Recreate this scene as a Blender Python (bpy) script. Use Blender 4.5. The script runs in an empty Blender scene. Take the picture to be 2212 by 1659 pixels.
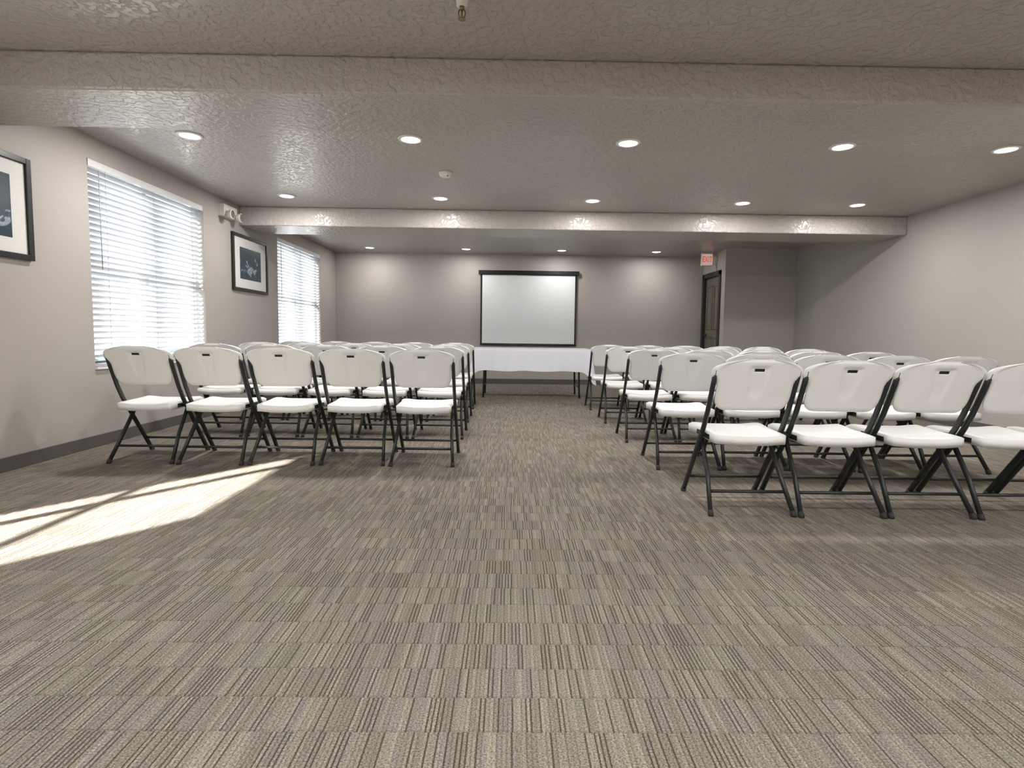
import bpy, math, random
from mathutils import Vector, Matrix
random.seed(7)
S=bpy.context.scene
S.view_settings.view_transform='Standard'
COL=S.collection

# ------------------------------------------------------------ materials
def new_mat(name):
    m=bpy.data.materials.new(name); m.use_nodes=True
    nt=m.node_tree; b=nt.nodes['Principled BSDF']
    return m,nt,b
class N:
    def __init__(s,nt): s.nt=nt
    def n(s,t,**k):
        x=s.nt.nodes.new(t)
        for a,v in k.items(): setattr(x,a,v)
        return x
    def l(s,a,b): s.nt.links.new(a,b)
    def math(s,op,a,b=None,c=None):
        x=s.n('ShaderNodeMath',operation=op)
        for i,v in enumerate((a,b,c)):
            if v is None: continue
            if isinstance(v,(int,float)): x.inputs[i].default_value=v
            else: s.l(v,x.inputs[i])
        return x.outputs[0]
    def mix(s,f,a,b,bt='MIX'):
        x=s.n('ShaderNodeMix',data_type='RGBA',blend_type=bt)
        for i,v in ((0,f),(6,a),(7,b)):
            if isinstance(v,(int,float)): x.inputs[i].default_value=v
            elif isinstance(v,tuple): x.inputs[i].default_value=(*v,1) if len(v)==3 else v
            else: s.l(v,x.inputs[i])
        return x.outputs[2]
    def ramp(s,f,stops,interp='LINEAR'):
        x=s.n('ShaderNodeValToRGB'); r=x.color_ramp; r.interpolation=interp
        while len(r.elements)<len(stops): r.elements.new(.5)
        for e,(p,c) in zip(r.elements,stops):
            e.position=p; e.color=(*c,1) if len(c)==3 else c
        s.l(f,x.inputs[0]); return x.outputs[0]
def paint(name,col,scale=45,bump=.2,rough=.6,dist=.004,spec=.4,knock=False):
    m,nt,b=new_mat(name); g=N(nt)
    tc=g.n('ShaderNodeTexCoord')
    no=g.n('ShaderNodeTexNoise'); no.inputs['Scale'].default_value=scale; no.inputs['Detail'].default_value=4
    g.l(tc.outputs['Object'],no.inputs['Vector'])
    h=no.outputs['Fac']
    if knock: h=g.ramp(h,[(.42,(0,0,0)),(.56,(1,1,1))])
    big=g.n('ShaderNodeTexNoise'); big.inputs['Scale'].default_value=1.2
    g.l(tc.outputs['Object'],big.inputs['Vector'])
    c=g.mix(big.outputs['Fac'],tuple(v*.96 for v in col),tuple(min(1,v*1.04) for v in col))
    g.l(c,b.inputs['Base Color'])
    bp=g.n('ShaderNodeBump'); bp.inputs['Strength'].default_value=bump; bp.inputs['Distance'].default_value=dist
    g.l(h,bp.inputs['Height']); g.l(bp.outputs[0],b.inputs['Normal'])
    b.inputs['Roughness'].default_value=rough; b.inputs['Specular IOR Level'].default_value=spec
    return m
def simple(name,col,rough=.5,metal=0,spec=.5,noise=.04,scale=30,bump=0):
    m,nt,b=new_mat(name); g=N(nt)
    tc=g.n('ShaderNodeTexCoord')
    no=g.n('ShaderNodeTexNoise'); no.inputs['Scale'].default_value=scale
    g.l(tc.outputs['Object'],no.inputs['Vector'])
    c=g.mix(no.outputs['Fac'],tuple(v*(1-noise) for v in col),tuple(min(1,v*(1+noise)) for v in col))
    g.l(c,b.inputs['Base Color'])
    b.inputs['Roughness'].default_value=rough; b.inputs['Metallic'].default_value=metal
    b.inputs['Specular IOR Level'].default_value=spec
    if bump:
        bp=g.n('ShaderNodeBump'); bp.inputs['Strength'].default_value=bump; bp.inputs['Distance'].default_value=.002
        g.l(no.outputs['Fac'],bp.inputs['Height']); g.l(bp.outputs[0],b.inputs['Normal'])
    return m
def emis(name,col,st):
    m,nt,b=new_mat(name)
    b.inputs['Emission Color'].default_value=(*col,1); b.inputs['Emission Strength'].default_value=st
    b.inputs['Base Color'].default_value=(*col,1)
    return m

M_wall=paint('wall_paint_taupe',(.435,.402,.376),60,.22,.55)
M_ceil=paint('ceiling_knockdown',(.465,.428,.398),24,.65,.28,.006,.6,True)
M_base=simple('baseboard_vinyl',(.11,.10,.095),.5)
M_white=simple('white_vinyl',(.80,.80,.80),.4)
M_slat=simple('blind_slat_white',(.42,.44,.48),.4)
M_cord=simple('blind_cord',(.45,.45,.45),.7)
M_plast=simple('chair_white_plastic',(.81,.81,.80),.40,0,.4,.02,200,.08)
M_tube=simple('chair_charcoal_steel',(.028,.031,.032),.38,.3)
M_slot=simple('slot_dark',(.03,.03,.03),.8)
M_foot=simple('rubber_foot',(.015,.015,.015),.8)
M_cloth=simple('white_tablecloth',(.76,.77,.83),.85,0,.2,.03,400,.15)
M_black=simple('black_frame',(.012,.012,.013),.35)
M_screen=simple('projection_fabric',(.80,.82,.84),.85,0,.2)
M_mat=simple('picture_mat',(.78,.77,.75),.8)
M_doorf=simple('door_frame_dark',(.025,.023,.022),.4)
M_door=simple('door_panel_brown',(.16,.135,.11),.45)
M_metal=simple('brushed_metal',(.35,.33,.30),.35,.9)
M_brass=simple('sprinkler_brass',(.30,.22,.12),.35,.9)
M_fix=simple('fixture_white',(.78,.76,.72),.45)
M_lens=emis('downlight_lens',(1,.97,.92),12)
M_exitb=emis('exit_sign_face',(.85,.66,.58),.35)
M_red=emis('exit_letters_red',(.8,.10,.07),.5)
M_conc=simple('outside_concrete',(.30,.30,.29),.9)
M_hedge=simple('outside_hedge',(.05,.085,.075),.9,0,.3,.5,12)
M_clear,nt,b=new_mat('window_glass'); g=N(nt)
tr=g.n('ShaderNodeBsdfTransparent'); gl=g.n('ShaderNodeBsdfGlossy'); gl.inputs['Roughness'].default_value=.02
mx=g.n('ShaderNodeMixShader'); mx.inputs[0].default_value=.05
g.l(tr.outputs[0],mx.inputs[1]); g.l(gl.outputs[0],mx.inputs[2]); g.l(mx.outputs[0],nt.nodes['Material Output'].inputs[0])

# picture art: dark slate blue with pale folded shapes
def art(name,seed):
    m,nt,b=new_mat(name); g=N(nt)
    tc=g.n('ShaderNodeTexCoord'); mp=g.n('ShaderNodeMapping'); mp.inputs['Location'].default_value=(seed,seed*.7,0)
    g.l(tc.outputs['Generated'],mp.inputs[0])
    no=g.n('ShaderNodeTexNoise'); no.inputs['Scale'].default_value=3.2; no.inputs['Detail'].default_value=3; no.inputs['Distortion'].default_value=1.2
    g.l(mp.outputs[0],no.inputs['Vector'])
    sp=g.n('ShaderNodeSeparateXYZ'); g.l(tc.outputs['Generated'],sp.inputs[0])
    dy=g.math('SUBTRACT',sp.outputs[1],.50); dz=g.math('SUBTRACT',sp.outputs[2],.36)
    r=g.math('SQRT',g.math('ADD',g.math('MULTIPLY',dy,dy),g.math('MULTIPLY',g.math('MULTIPLY',dz,dz),1.6)))
    k=g.math('SUBTRACT',no.outputs['Fac'],g.math('MULTIPLY',r,.60))
    c=g.ramp(k,[(.30,(.018,.042,.062)),(.36,(.045,.09,.125)),(.40,(.40,.48,.54)),(.45,(.12,.18,.23)),(.52,(.50,.56,.60))])
    g.l(c,b.inputs['Base Color']); b.inputs['Roughness'].default_value=.25
    return m

# carpet
M_carpet,nt,b=new_mat('striped_loop_carpet'); g=N(nt)
tc=g.n('ShaderNodeTexCoord'); sp=g.n('ShaderNodeSeparateXYZ'); g.l(tc.outputs['Object'],sp.inputs[0])
X=sp.outputs[0]; Y=sp.outputs[1]
yr=g.math('DIVIDE',Y,.125)
row=g.math('FLOOR',yr); yf=g.math('FRACT',yr)
wn=g.n('ShaderNodeTexWhiteNoise',noise_dimensions='1D'); g.l(row,wn.inputs['W'])
xo=g.math('ADD',X,g.math('MULTIPLY',wn.outputs['Value'],.31))
blk=g.math('FLOOR',g.math('DIVIDE',xo,.140))
def wn2(a,b_,z=0):
    cb=g.n('ShaderNodeCombineXYZ'); g.l(a,cb.inputs[0]); g.l(b_,cb.inputs[1]); cb.inputs[2].default_value=z
    w=g.n('ShaderNodeTexWhiteNoise',noise_dimensions='3D'); g.l(cb.outputs[0],w.inputs['Vector']); return w.outputs['Value']
st=g.math('DIVIDE',xo,.0115); sid=g.math('FLOOR',st); fr=g.math('FRACT',st)
v=wn2(sid,row); v2=wn2(sid,row,5.7); bv=wn2(blk,row,3.3)
sc=g.ramp(v,[(0,(.218,.196,.165)),(.35,(.256,.234,.197)),(.65,(.236,.214,.195)),(.85,(.288,.264,.222))],'CONSTANT')
groove=g.math('LESS_THAN',fr,.40)
gd=g.ramp(v2,[(0,(1,1,1)),(.36,(.42,.42,.42)),(.70,(.2,.2,.2))],'CONSTANT')
gm=g.math('MULTIPLY',groove,g.math('MULTIPLY',gd,.85))
sc=g.mix(gm,sc,(.058,.047,.040))
tint=g.ramp(bv,[(0,(1.0,.97,.92)),(.35,(.98,.97,.95)),(.65,(.98,.94,.94)),(1,(.99,1.0,.95))])
c1=g.mix(1.0,sc,tint,'MULTIPLY')
br=g.math('ADD',g.math('MULTIPLY',wn2(blk,row,8.1),.08),.95)
hs=g.n('ShaderNodeHueSaturation'); g.l(c1,hs.inputs['Color']); g.l(br,hs.inputs['Value'])
pile=g.n('ShaderNodeTexNoise'); pile.inputs['Scale'].default_value=230; g.l(tc.outputs['Object'],pile.inputs['Vector'])
pf=g.ramp(pile.outputs['Fac'],[(.3,(.42,.42,.42)),(.7,(1.48,1.48,1.48))])
c2=g.mix(1.0,hs.outputs[0],pf,'MULTIPLY')
edge=g.math('LESS_THAN',yf,.06)
c2=g.mix(g.math('MULTIPLY',edge,.22),c2,(.07,.058,.05))
big=g.n('ShaderNodeTexNoise'); big.inputs['Scale'].default_value=1.1; g.l(tc.outputs['Object'],big.inputs['Vector'])
c3=g.mix(1.0,c2,g.ramp(big.outputs['Fac'],[(.3,(.93,.93,.93)),(.7,(1.07,1.07,1.07))]),'MULTIPLY')
g.l(c3,b.inputs['Base Color']); b.inputs['Roughness'].default_value=.95; b.inputs['Specular IOR Level'].default_value=.15
hh=g.math('ADD',g.math('SUBTRACT',1,gm),g.math('MULTIPLY',pile.outputs['Fac'],.8))
bp=g.n('ShaderNodeBump'); bp.inputs['Strength'].default_value=.6; bp.inputs['Distance'].default_value=.0035
g.l(hh,bp.inputs['Height']); g.l(bp.outputs[0],b.inputs['Normal'])

# ------------------------------------------------------------ mesh builder
class MB:
    def __init__(s): s.v=[]; s.f=[]; s.m=[]; s.sm=[]
    def face(s,idx,m=0,smooth=False): s.f.append(tuple(idx)); s.m.append(m); s.sm.append(smooth)
    def box(s,a,b,m=0,mat=None):
        x0,y0,z0=a; x1,y1,z1=b; o=len(s.v)
        P=[Vector(p) for p in ((x0,y0,z0),(x1,y0,z0),(x1,y1,z0),(x0,y1,z0),(x0,y0,z1),(x1,y0,z1),(x1,y1,z1),(x0,y1,z1))]
        if mat is not None: P=[mat@p for p in P]
        s.v+=P
        for q in ((0,3,2,1),(4,5,6,7),(0,1,5,4),(1,2,6,5),(2,3,7,6),(3,0,4,7)): s.face([o+i for i in q],m)
    def tube(s,pts,r,m=0,n=10,r2=None,up=Vector((1,0,0)),cap=True):
        pts=[Vector(p) for p in pts]; r2=r2 or r; rings=[]
        for i,p in enumerate(pts):
            if i==0: d=pts[1]-p
            elif i==len(pts)-1: d=p-pts[i-1]
            else: d=(pts[i+1]-p).normalized()+(p-pts[i-1]).normalized()
            d.normalize(); u=up-d*up.dot(d)
            if u.length<1e-3: u=Vector((0,1,0))-d*d.y
            u.normalize(); w=d.cross(u)
            o=len(s.v); rings.append(o)
            for k in range(n):
                a=2*math.pi*k/n
                s.v.append(p+u*math.cos(a)*r+w*math.sin(a)*r2)
        for a,b in zip(rings,rings[1:]):
            for k in range(n): s.face((a+k,a+(k+1)%n,b+(k+1)%n,b+k),m,True)
        if cap:
            s.face([rings[0]+k for k in range(n)][::-1],m); s.face([rings[-1]+k for k in range(n)],m)
    def lathe(s,prof,c,m=0,n=24,axis='Z'):
        rings=[]; c=Vector(c)
        for r,h in prof:
            o=len(s.v); rings.append(o)
            for k in range(n):
                a=2*math.pi*k/n; x=r*math.cos(a); y=r*math.sin(a)
                p={'Z':Vector((x,y,h)),'X':Vector((h,x,y)),'Y':Vector((x,h,y))}[axis]
                s.v.append(c+p)
        for a,b in zip(rings,rings[1:]):
            for k in range(n): s.face((a+k,a+(k+1)%n,b+(k+1)%n,b+k),m,True)
        s.face([rings[0]+k for k in range(n)][::-1],m); s.face([rings[-1]+k for k in range(n)],m)
    def obj(s,name,mats,loc=(0,0,0),bevel=0):
        me=bpy.data.meshes.new(name); me.from_pydata([tuple(v) for v in s.v],[],s.f)
        for m in mats: me.materials.append(m)
        me.polygons.foreach_set('material_index',s.m); me.polygons.foreach_set('use_smooth',s.sm)
        me.update()
        import bmesh
        bm=bmesh.new(); bm.from_mesh(me); bmesh.ops.recalc_face_normals(bm,faces=bm.faces); bm.to_mesh(me); bm.free()
        o=bpy.data.objects.new(name,me); o.location=loc; COL.objects.link(o)
        if bevel:
            bv=o.modifiers.new('bevel','BEVEL'); bv.width=bevel; bv.segments=2; bv.limit_method='ANGLE'
        return o

XL,XR,YB,YF,ZC=-3.30,4.88,-3.0,10.62,2.45
T=.16
# ------------------------------------------------------------ shell
m=MB(); m.box((XL-T,YB-T,-.12),(XR+T,YF+T,0)); m.obj('floor',[M_carpet])
m=MB(); m.box((XL-T,YB-T,ZC),(XR+T,YF+T,ZC+.15)); m.obj('ceiling',[M_ceil])
WZ0=.62
wins=[(0.12,2.00,2.40),(4.46,6.10,2.27),(8.00,9.78,2.27)]
m=MB(); y=YB-T
for a,b_,wz in wins:
    m.box((XL-T,y,0),(XL,a,ZC)); m.box((XL-T,a,0),(XL,b_,WZ0)); m.box((XL-T,a,wz),(XL,b_,ZC)); y=b_
m.box((XL-T,y,0),(XL,YF+T,ZC)); m.obj('wall_left',[M_wall])
m=MB(); m.box((XR,YB-T,0),(XR+T,YF+T,ZC)); m.obj('wall_right',[M_wall])
m=MB(); m.box((XL,YF,0),(XR,YF+T,ZC)); m.obj('wall_back',[M_wall])
m=MB(); m.box((XL,YB-T,0),(XR,YB,ZC)); m.obj('wall_front',[M_wall])
PX,PY=3.66,9.52
DY0,DY1,DH=9.72,10.56,2.06
m=MB(); m.box((PX,PY,0),(XR,PY+.12,ZC)); m.box((PX,PY+.12,0),(PX+.12,DY0-.001,ZC)); m.obj('wall_alcove',[M_wall])
m=MB(); m.box((PX,DY0,DH),(PX+.12,DY1,ZC)); m.obj('wall_header',[M_wall])
m=MB(); m.box((PX,DY1,0),(PX+.12,YF,ZC)); m.obj('wall_return',[M_wall])
m=MB(); m.box((XL,3.17,2.25),(XR,3.76,ZC)); m.obj('ceiling_beam',[M_ceil],bevel=.012)
m=MB(); m.box((XL,6.90,2.225),(XR,7.50,ZC)); m.obj('ceiling_beam',[M_ceil],bevel=.012)
# door
m=MB()
m.box((PX-.022,DY0-.03,0),(PX-.001,DY0+.05,DH+.04),0); m.box((PX-.001,DY0+.001,0),(PX+.10,DY0+.05,DH-.002),0)
m.box((PX-.022,DY1-.05,0),(PX-.001,DY1+.03,DH+.04),0); m.box((PX-.001,DY1-.05,0),(PX+.10,DY1-.001,DH-.002),0)
m.box((PX-.022,DY0-.03,DH-.03),(PX-.001,DY1+.03,DH+.05),0); m.box((PX-.001,DY0+.05,DH-.03),(PX+.10,DY1-.05,DH-.002),0)
m.box((PX+.035,DY0+.05,0.01),(PX+.075,DY1-.05,DH-.03),1)
for z0,z1 in ((.18,.95),(1.08,1.88)):
    for a,b_ in ((DY0+.12,DY0+.37),(DY0+.43,DY1-.12)):
        m.box((PX+.024,a,z0),(PX+.036,b_,z0+.03),1); m.box((PX+.024,a,z1-.03),(PX+.036,b_,z1),1)
        m.box((PX+.024,a,z0),(PX+.036,a+.03,z1),1); m.box((PX+.024,b_-.03,z0),(PX+.036,b_,z1),1)
        m.box((PX+.028,a+.06,z0+.06),(PX+.036,b_-.06,z1-.06),1)
m.lathe([(.028,0),(.028,-.012),(.011,-.014),(.011,-.045)],(PX+.034,DY1-.12,.98),2,16,'X')
m.tube([(PX-.01,DY1-.12,.98),(PX-.01,DY1-.24,.98)],.009,2)
m.obj('door_1',[M_doorf,M_door,M_doorf],bevel=.003)
# baseboards
bh,bt=.095,.012
m=MB(); m.box((XL,YB,0),(XL+bt,YF,bh)); m.obj('baseboard_left',[M_base],bevel=.003)
m=MB(); m.box((XR-bt,YB,0),(XR,PY,bh)); m.obj('baseboard_right',[M_base],bevel=.003)
m=MB(); m.box((XL+bt,YF-bt,0),(PX,YF,bh)); m.obj('baseboard_back',[M_base],bevel=.003)
m=MB(); m.box((PX-bt,PY-bt,0),(XR-bt,PY,bh)); m.obj('baseboard_alcove',[M_base],bevel=.003)
m=MB(); m.box((XL+bt,YB,0),(XR-bt,YB+bt,bh)); m.obj('baseboard_front',[M_base],bevel=.003)

# ------------------------------------------------------------ windows + blinds
def window(i,y0,y1,WZ1,posts=None):
    m=MB(); xo=XL-T; f=.05
    x0,x1=xo+.015,xo+.065
    m.box((x0,y0,WZ0),(x1,y0+f,WZ1)); m.box((x0,y1-f,WZ0),(x1,y1,WZ1))
    m.box((x0,y0+f,WZ0),(x1,y1-f,WZ0+f)); m.box((x0,y0+f,WZ1-f),(x1,y1-f,WZ1))
    posts=posts or [((y0+y1)/2,.03)]
    for ym,hwp in posts: m.box((x0,ym-hwp,WZ0+f),(x1,ym+hwp,WZ1-f))
    zm=(WZ0+WZ1)/2
    ed=[y0+f]+[q for ym,hwp in posts for q in (ym-hwp,ym+hwp)]+[y1-f]
    for a,c in zip(ed[::2],ed[1::2]): m.box((x0+.005,a,zm-.02),(x1-.005,c,zm+.02))
    m.box((x0+.022,y0+f,WZ0+f),(x0+.026,y1-f,WZ1-f),1)
    m.box((x1,y0,WZ0),(XL+.02,y1,WZ0+.018))
    m.obj('window_%d'%i,[M_white,M_clear])
def blind(y0,y1,WZ1,tilt,raised=False):
    b=MB(); cx=XL-.035; a0,a1=y0+.012,y1-.012
    b.box((cx-.03,a0,WZ1-.045),(cx+.028,a1,WZ1-.004)); b.box((cx+.028,a0-.004,WZ1-.055),(cx+.036,a1+.004,WZ1-.002),2)
    n=int((WZ1-WZ0-.13)/.0475)+1; zt=WZ1-.075; zb=WZ0+.055; tilt=math.radians(tilt)
    if raised:
        zb=zt-n*.0035+.0; tilt=0
    for k in range(n):
        z=zt-(zt-zb)*k/(n-1)
        R=Matrix.Translation((cx,0,z))@Matrix.Rotation(tilt,4,'Y')
        b.box((-.025,a0,-.0014),(.025,a1,.0014),0,R)
    zr=zb-.034 if not raised else zb-.022
    b.box((cx-.024,a0,zr),(cx+.024,a1,zr+.018))
    for t in (.12,.5,.88):
        yy=a0+(a1-a0)*t
        for dx in (-.026,.026): b.tube([(cx+dx,yy,zr+.01),(cx+dx,yy,WZ1-.05)],.0015,1,5)
    b.tube([(cx+.042,a0+.10,WZ1-.07),(cx+.044,a0+.10,WZ1-.85)],.004,1,6)
    b.obj('window_blind',[M_slat,M_cord,M_white])
window(1,*wins[0],posts=[(1.27,.03),(1.66,.05)])
blind(.12,1.64,2.40,0,True); blind(1.66,2.0,2.40,14)
window(2,*wins[1]); blind(*wins[1],-28)
window(3,*wins[2]); blind(*wins[2],-28)

# outside
m=MB(); m.box((-22,-15,-.4),(XL-T-.01,25,-.15)); m.obj('outside_ground',[M_conc])
m=MB()
for k in range(26):
    y=-2+k*.62+random.uniform(-.1,.1); r=random.uniform(.38,.5); prof=[]
    for j in range(9):
        a=-math.pi/2+math.pi*j/8; prof.append((max(.01,r*math.cos(a)),.36+.72*r*1.2*math.sin(a)))
    m.lathe(prof,(-6.9+random.uniform(-.15,.15),y,-.2),0,12)
m.obj('outside_hedge',[M_hedge])

# ------------------------------------------------------------ recessed lights
def downlight(x,y,p):
    z=ZC
    m=MB(); m.lathe([(.098,0),(.098,-.004),(.09,-.009),(.074,-.010),(.072,-.004)],(0,0,0),0,32)
    m.lathe([(.070,-.0045),(.070,-.0075)],(0,0,0),1,24)
    o=m.obj('recessed_ceiling_light',[M_fix,M_lens],(x,y,z))
    l=bpy.data.lights.new('lamp','AREA'); l.shape='DISK'; l.size=.13; l.energy=p; l.color=(1,.975,.94)
    lo=bpy.data.objects.new('lamp',l); COL.objects.link(lo); lo.parent=o; lo.location=(0,0,-.012)
LX=(-2.5,-.79,.91,2.6,3.9)
for x in LX:
    downlight(x,4.46,22.5); downlight(x,6.34,16)
for x in LX[:4]: downlight(x,10.02,11)
for x in LX:  # out-of-view rows, added for ambient light and to brighten the chair backs
    downlight(x,.9,18); downlight(x,-1.2,42)

# smoke detector
m=MB(); m.lathe([(.068,0),(.068,-.012),(.060,-.018),(.056,-.034),(.040,-.042),(.012,-.043)],(0,0,0),0,32)
m.box((.02,-.05,-.043),(.028,-.03,-.036),1)
m.obj('smoke_detector',[M_fix,M_slot],(-.62,5.35,ZC))
# sprinkler
m=MB(); m.lathe([(.034,0),(.034,-.01),(.026,-.03),(.024,-.055),(.014,-.057)],(0,0,0),0,24)
m.lathe([(.011,-.055),(.011,-.07),(.007,-.072)],(0,0,0),1,16)
for sx in (-1,1): m.tube([(sx*.009,0,-.068),(sx*.016,0,-.083),(sx*.013,0,-.098),(0,0,-.108)],.0028,1,6,up=Vector((0,1,0)))
m.lathe([(.0035,-.072),(.0035,-.104)],(0,0,0),1,8)
m.lathe([(.016,-.108),(.017,-.111)],(0,0,0),1,16)
m.obj('fire_sprinkler',[M_fix,M_brass],(-.23,2.59,ZC))

# ------------------------------------------------------------ emergency light
m=MB()
m.box((0,-.15,-.06),(.07,.15,.07),0); m.box((.07,-.13,-.045),(.078,.13,.055),0)
for sy in (-.105,.105):
    m.tube([(.05,sy,-.02),(.10,sy,-.035)],.014,0,10,up=Vector((0,1,0)))
    m.lathe([(.03,0),(.048,.03),(.052,.055),(.046,.058)],(.085,sy,-.04),0,20,'X')
    m.lathe([(.045,.0585),(.044,.060)],(.085,sy,-.04),1,20,'X')
m.obj('emergency_light',[M_fix,M_metal],(XL,6.56,2.30),bevel=.004)
# exit sign
m=MB(); w,h,d=.20,.22,.045
m.box((-w/2,-d/2,-h/2),(w/2,d/2,h/2),0); m.box((-w/2+.008,-d/2-.002,-h/2+.012),(w/2-.008,-d/2,h/2-.012),1)
m.box((w/2,-.02,-.05),(w/2+.075,.02,.05),0)
ex=m.obj('exit_sign',[M_fix,M_exitb],(PX-.075-w/2,9.95,2.31),bevel=.003)
tx=bpy.data.curves.new('exit_lettering','FONT'); tx.body='EXIT'; tx.size=.14; tx.align_x='CENTER'; tx.align_y='CENTER'; tx.extrude=.001; tx.offset=.002
tx.materials.append(M_red); to=bpy.data.objects.new('exit_lettering',tx); COL.objects.link(to); to.parent=ex
to.location=(0,-d/2-.0035,0); to.rotation_euler=(math.pi/2,0,0); to.scale=(.60,1,1)

# ------------------------------------------------------------ pictures
def picture(y0,y1,z0,z1,seed,ky=.60,kz=.56):
    m=MB(); f=.038; yc=(y0+y1)/2; zc=(z0+z1)/2; hy=(y1-y0)/2; hz=(z1-z0)/2
    m.box((0,-hy,-hz),(.03,-hy+f,hz),0); m.box((0,hy-f,-hz),(.03,hy,hz),0)
    m.box((0,-hy+f,-hz),(.03,hy-f,-hz+f),0); m.box((0,-hy+f,hz-f),(.03,hy-f,hz),0)
    m.box((.002,-hy+f,-hz+f),(.014,hy-f,hz-f),1)
    o=m.obj('framed_picture',[M_black,M_mat],(XL,yc,zc),bevel=.003)
    a=MB()
    a.box((.014,-hy*ky,-hz*kz),(.0155,hy*ky,hz*kz),0)
    ao=a.obj('print',[art('slate_print_%d'%int(seed),seed)]); ao.parent=o
picture(6.68,7.62,1.43,2.115,1.7)
picture(2.95,3.91,1.40,2.08,5.2,.68,.60)

# ------------------------------------------------------------ projection screen
m=MB(); x0,x1=-.56,1.26; zt,zb=2.105,.745; y=YF-.055
m.box((x0-.035,y-.035,zt-.035),(x1+.035,y+.05,zt+.035),0)
m.box((x0,y,zb),(x1,y+.003,zt-.03),0)
m.box((x0+.035,y-.002,zb+.03),(x1-.035,y,zt-.045),1)
m.tube([(x0-.005,y,zb),(x1+.005,y,zb)],.012,0,10,up=Vector((0,0,1)))
m.tube([(.31,y-.01,zb),(.31,y-.02,zb-.03),(.37,y-.02,zb-.03),(.37,y-.01,zb)],.004,2,6)
m.obj('projection_screen',[M_black,M_screen,M_metal])

# ------------------------------------------------------------ table
TX,TY0,TW,TD,TH=.335,8.2,1.76,.76,.735
m=MB()
hw,hd=TW/2,TD/2
m.box((-hw+.01,-hd+.01,TH-.045),(hw-.01,hd-.01,TH-.002),1)
for sx in (-1,1):
    xx=sx*(hw-.16)
    for sy in (-1,1):
        m.tube([(xx-sx*.02,sy*(hd-.10),TH-.045),(xx,sy*(hd-.08),.012)],.014,1,10,up=Vector((0,1,0)))
        m.tube([(xx,sy*(hd-.08),.014),(xx,sy*(hd-.08),0)],.018,2,10,up=Vector((0,1,0)))
    m.tube([(xx-sx*.005,-(hd-.08),.16),(xx-sx*.005,hd-.08,.16)],.010,1,8)
    m.tube([(xx-sx*.018,-(hd-.1),.60),(xx-sx*.018,hd-.1,.60)],.010,1,8)
    m.tube([(xx-sx*.01,0,.45),(xx-sx*.35,0,TH-.05)],.008,1,8,up=Vector((0,1,0)))
per=[]; n1,n2=70,30
for k in range(n1): per.append((-hw+TW*k/n1,-hd,0,-1))
for k in range(n2): per.append((hw,-hd+TD*k/n2,1,0))
for k in range(n1): per.append((hw-TW*k/n1,hd,0,1))
for k in range(n2): per.append((-hw,hd-TD*k/n2,-1,0))
P=len(per); rings=[]; L=9
random.seed(3); ph=[random.uniform(0,6) for _ in range(6)]
for j in range(L+1):
    t=j/L; o=len(m.v); rings.append(o)
    for k,(px,py,nx,ny) in enumerate(per):
        s=k/P*2*math.pi
        rip=.5+.5*math.sin(s*17+ph[0]+1.1*math.sin(s*5+ph[1]))
        drop=.325+.006*math.sin(s*9+ph[2])
        dc=math.hypot(px-hw,py+hd); drop+=.20*math.exp(-(dc/.07)**2)
        dl=math.hypot(px+hw,py+hd); drop+=.12*math.exp(-(dl/.06)**2)
        cn=max(0,1-dc/.15)+max(0,1-dl/.15)
        qx=nx+(.8 if px>0 else -.8)*cn*(nx==0); qy=ny-.8*cn*(ny==0)
        amp=.004+t*(.012+.028*rip)+cn*t*.03
        if j==0: m.v.append(Vector((px,py,TH)))
        else: m.v.append(Vector((px+qx*amp,py+qy*amp,TH-.004-t*drop)))
for a,b_ in zip(rings,rings[1:]):
    for k in range(P): m.face((a+k,a+(k+1)%P,b_+(k+1)%P,b_+k),0,True)
m.face([rings[0]+k for k in range(P)],0)
m.obj('folding_table',[M_cloth,M_tube,M_foot],(TX,TY0+TD/2,0))

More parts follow.
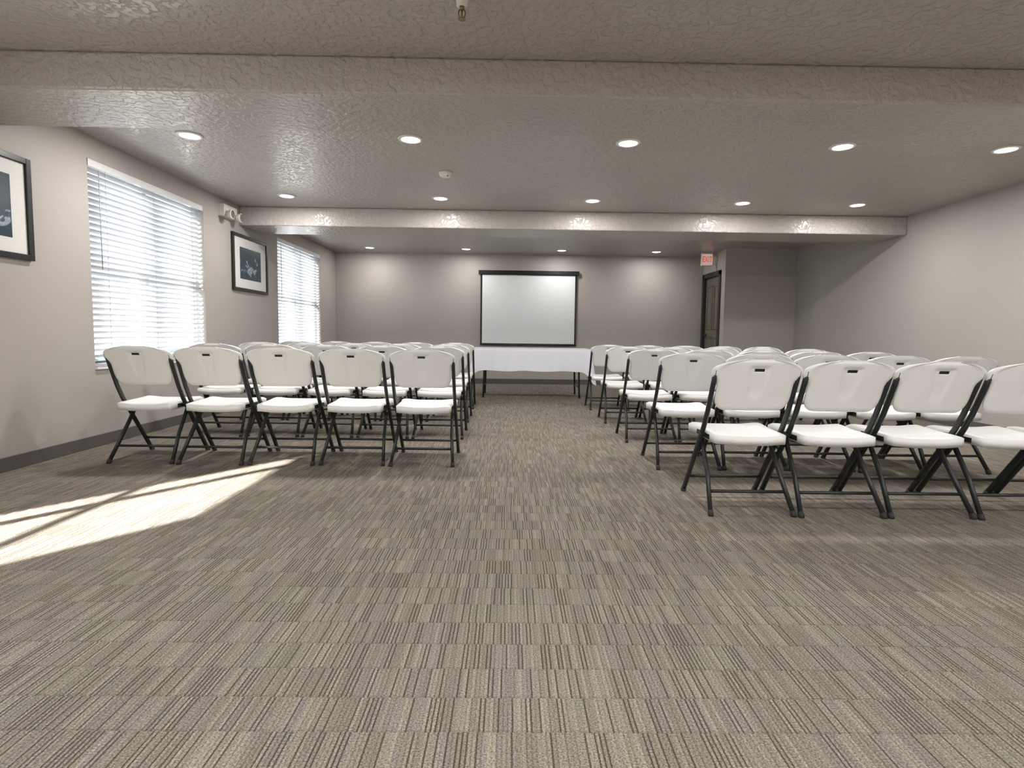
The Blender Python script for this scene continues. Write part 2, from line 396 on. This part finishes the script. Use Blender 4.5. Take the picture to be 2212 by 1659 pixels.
# ------------------------------------------------------------ folding chair
def sstep(a,b,x):
    t=max(0,min(1,(x-a)/(b-a))); return t*t*(3-2*t)
def chair_mesh():
    m=MB(); tx=.217
    for sx in (-1,1):
        x=sx*tx
        m.tube([(x,-.235,.775),(x,-.205,.70),(x,-.135,.54),(x,-.085,.45),(x,.05,.26),(x,.222,.02)],.0125,0,10,r2=.0175)
        m.tube([(x,.218,.026),(x,.236,0.0)],.0145,2,10,r2=.019)
        m.tube([(sx*(tx-.028),.075,.415),(sx*(tx-.026),.01,.36),(sx*(tx-.018),-.12,.19),(sx*(tx+.002),-.238,.02)],.0115,0,10,r2=.016)
        m.tube([(sx*(tx+.002),-.235,.026),(sx*(tx+.002),-.25,0)],.0145,2,10,r2=.018)
        m.box((sx*(tx-.02)-.004,-.12,.385),(sx*(tx-.02)+.004,.15,.412),0)
        m.tube([(sx*(tx-.035),-.06,.405),(sx*(tx+.014),-.06,.405)],.010,0,10,up=Vector((0,0,1)))
    m.tube([(-tx,.155,.113),(tx,.155,.113)],.009,0,8,up=Vector((0,0,1)))
    m.tube([(-tx+.010,-.172,.113),(tx-.010,-.172,.113)],.009,0,8,up=Vector((0,0,1)))
    m.tube([(-tx+.02,-.11,.40),(tx-.02,-.11,.40)],.009,0,8,up=Vector((0,0,1)))
    m.tube([(-tx+.02,.13,.40),(tx-.02,.13,.40)],.009,0,8,up=Vector((0,0,1)))
    nu,nv=24,24; sw,y0,y1=.198,-.20,.225
    def seatpt(i,j,top):
        u=-1+2*i/nu; v=-1+2*j/nv
        ex=1-.055*(abs(v)**10); ey=1-.05*(abs(u)**10)
        yy=(y0+y1)/2+(y1-y0)/2*v*ey
        wx=(sw+.018*sstep(0,1,v))*u*ex
        rim=max(abs(u),abs(v))
        dish=-.014*(1-sstep(.35,.92,abs(u)))*(1-.5*sstep(.3,.95,abs(v)))
        z=.432+dish-.014*sstep(.7,1.0,v)*abs(v)+.006*v
        edge=-.006*sstep(.90,1.0,rim)
        if top: return Vector((wx,yy,z+edge))
        sh=.99 if rim>.99 else .97
        return Vector((wx*sh,yy,(z+edge-.046) if rim>.88 else z-.014))
    T1=[[None]*(nv+1) for _ in range(nu+1)]; B1=[[None]*(nv+1) for _ in range(nu+1)]
    for i in range(nu+1):
        for j in range(nv+1):
            m.v.append(seatpt(i,j,True)); T1[i][j]=len(m.v)-1
            m.v.append(seatpt(i,j,False)); B1[i][j]=len(m.v)-1
    for i in range(nu):
        for j in range(nv):
            m.face((T1[i][j],T1[i+1][j],T1[i+1][j+1],T1[i][j+1]),1,True)
            m.face((B1[i][j],B1[i][j+1],B1[i+1][j+1],B1[i+1][j]),1,False)
    loop=[(i,0) for i in range(nu)]+[(nu,j) for j in range(nv)]+[(i,nv) for i in range(nu,0,-1)]+[(0,j) for j in range(nv,0,-1)]
    for a,b_ in zip(loop,loop[1:]+loop[:1]):
        m.face((T1[a[0]][a[1]],T1[b_[0]][b_[1]],B1[b_[0]][b_[1]],B1[a[0]][a[1]]),1,True)
    # backrest
    Z0=.553
    zs=[Z0,Z0+.004,Z0+.012,Z0+.024,Z0+.04,.610,.630,.652,.676,.696,.716,.732,.744,.752,.760,.7655,.767,.773,.779,.7805,.786,.792,.798,.803,.810,.816,.821,.825,.828,.8295]
    cs=[-1,-.985,-.96,-.92,-.86,-.78,-.68,-.58,-.48,-.40,-.33,-.28,-.24,-.20,-.16,-.11,-.105,-.05,0]
    cs=cs+[-c for c in cs[:-1]][::-1]
    def hw(z):
        w=.200
        if z<.635:
            t=(.635-z)/(.635-Z0); w=.200-.055*(1-math.sqrt(max(0,1-t**2.6)))-.004*t
        w+=(.234-.200)*sstep(.705,.742,z)
        if z>.765:
            t=(z-.765)/(.8296-.765); w=.234*max(.02,(1-t**2.3))**.5 if t<1 else .01
            w=max(w,.10*(1-t)+.075)
        return w
    def by(z,x):
        base=-.235+( .775-z)*.40
        return base-.022*(1-(x/.23)**2)
    F={};K={}
    for a,z in enumerate(zs):
        for c,u in enumerate(cs):
            w=hw(z); x=u*w
            if .75<z<=.80 and abs(u)<.3: x=u*.232
            tk=.011
            e=abs(u); er=sstep(.93,1.0,e)
            zr=max(sstep(.812,.8295,z),1-sstep(Z0,Z0+.012,z)); th=tk*(1-.65*max(er,zr))
            yy=by(z,x)
            wz=.026+(.054-.026)*((z-.60)/(.80-.60))
            rel=.008*(1-sstep(wz-.004,wz+.004,abs(x)))*sstep(.605,.66,z)*(1-sstep(.782,.800,z))
            sh=.006*sstep(.725,.748,z)*sstep(.78,.92,abs(u))
            slot=(.766<z<.780 and abs(x)<.0250)
            yb=yy-th-sh+rel+(.009 if slot else 0)
            yf=yy+th+sh*.6-(.004 if slot else 0)
            m.v.append(Vector((x,yb,z))); K[a,c]=len(m.v)-1
            m.v.append(Vector((x,yf+rel*.6,z))); F[a,c]=len(m.v)-1
    A,C=len(zs),len(cs)
    for a in range(A-1):
        for c in range(C-1):
            zm=(zs[a]+zs[a+1])/2; um=(cs[c]+cs[c+1])/2
            sl=(.766<zm<.780 and abs(um)*.232<.0255)
            m.face((K[a,c],K[a,c+1],K[a+1,c+1],K[a+1,c]),2 if sl else 1,not sl)
            m.face((F[a,c],F[a+1,c],F[a+1,c+1],F[a,c+1]),2 if sl else 1,not sl)
    lp=[(0,c) for c in range(C-1)]+[(a,C-1) for a in range(A-1)]+[(A-1,c) for c in range(C-1,0,-1)]+[(a,0) for a in range(A-1,0,-1)]
    for p,q in zip(lp,lp[1:]+lp[:1]): m.face((K[p],K[q],F[q],F[p]),1,True)
    o=m.obj('folding_chair',[M_tube,M_plast,M_slot])
    return o
proto=chair_mesh(); first=True
def chair(x,yrear,rz):
    global first
    if first: o=proto; first=False
    else:
        o=bpy.data.objects.new('folding_chair',proto.data); COL.objects.link(o)
    o.location=(x,yrear+.245,0); o.rotation_euler=(0,0,rz)
random.seed(11)
J=lambda a: random.uniform(-a,a)
for (zr,xe) in ((3.88,-.39),(4.93,-.41),(5.9,-.43),(6.95,-.45)):
    for k in range(5): chair(xe-.222-k*.494,zr+J(.015),J(.012))
for (zr,xe) in ((2.86,1.07),(3.87,1.06),(4.86,1.045),(5.91,1.04),(6.95,1.03)):
    for k in range(5): chair(xe+.222+k*.474,zr+J(.012)-.012*k,J(.008))

# ------------------------------------------------------------ sun, sky, camera
sun=bpy.data.lights.new('sun','SUN'); sun.energy=38; sun.angle=math.radians(1.0); sun.color=(1,.96,.88)
so=bpy.data.objects.new('sun',sun); COL.objects.link(so)
so.rotation_euler=Vector((1.84,2.58,-2.27)).to_track_quat('-Z','Y').to_euler(); so.location=(-8,-10,8)
W=bpy.data.worlds.new('sky'); S.world=W; W.use_nodes=True
bg=W.node_tree.nodes['Background']; bg.inputs[0].default_value=(.80,.90,1,1); bg.inputs[1].default_value=3.5

cam=bpy.data.cameras.new('camera'); co=bpy.data.objects.new('camera',cam); COL.objects.link(co); S.camera=co
cam.sensor_width=36; cam.lens=1200/2212*36; cam.clip_start=.02
p=math.radians(4.2)
cam.shift_y=-(106.5-1200*math.tan(p))/2212
cam.shift_x=-.0037
R=Matrix.Rotation(-.012,4,'Z')@Matrix.Rotation(math.pi/2-p,4,'X')@Matrix.Rotation(.013,4,'Z')
co.matrix_world=Matrix.Translation((0,0,.94))@R
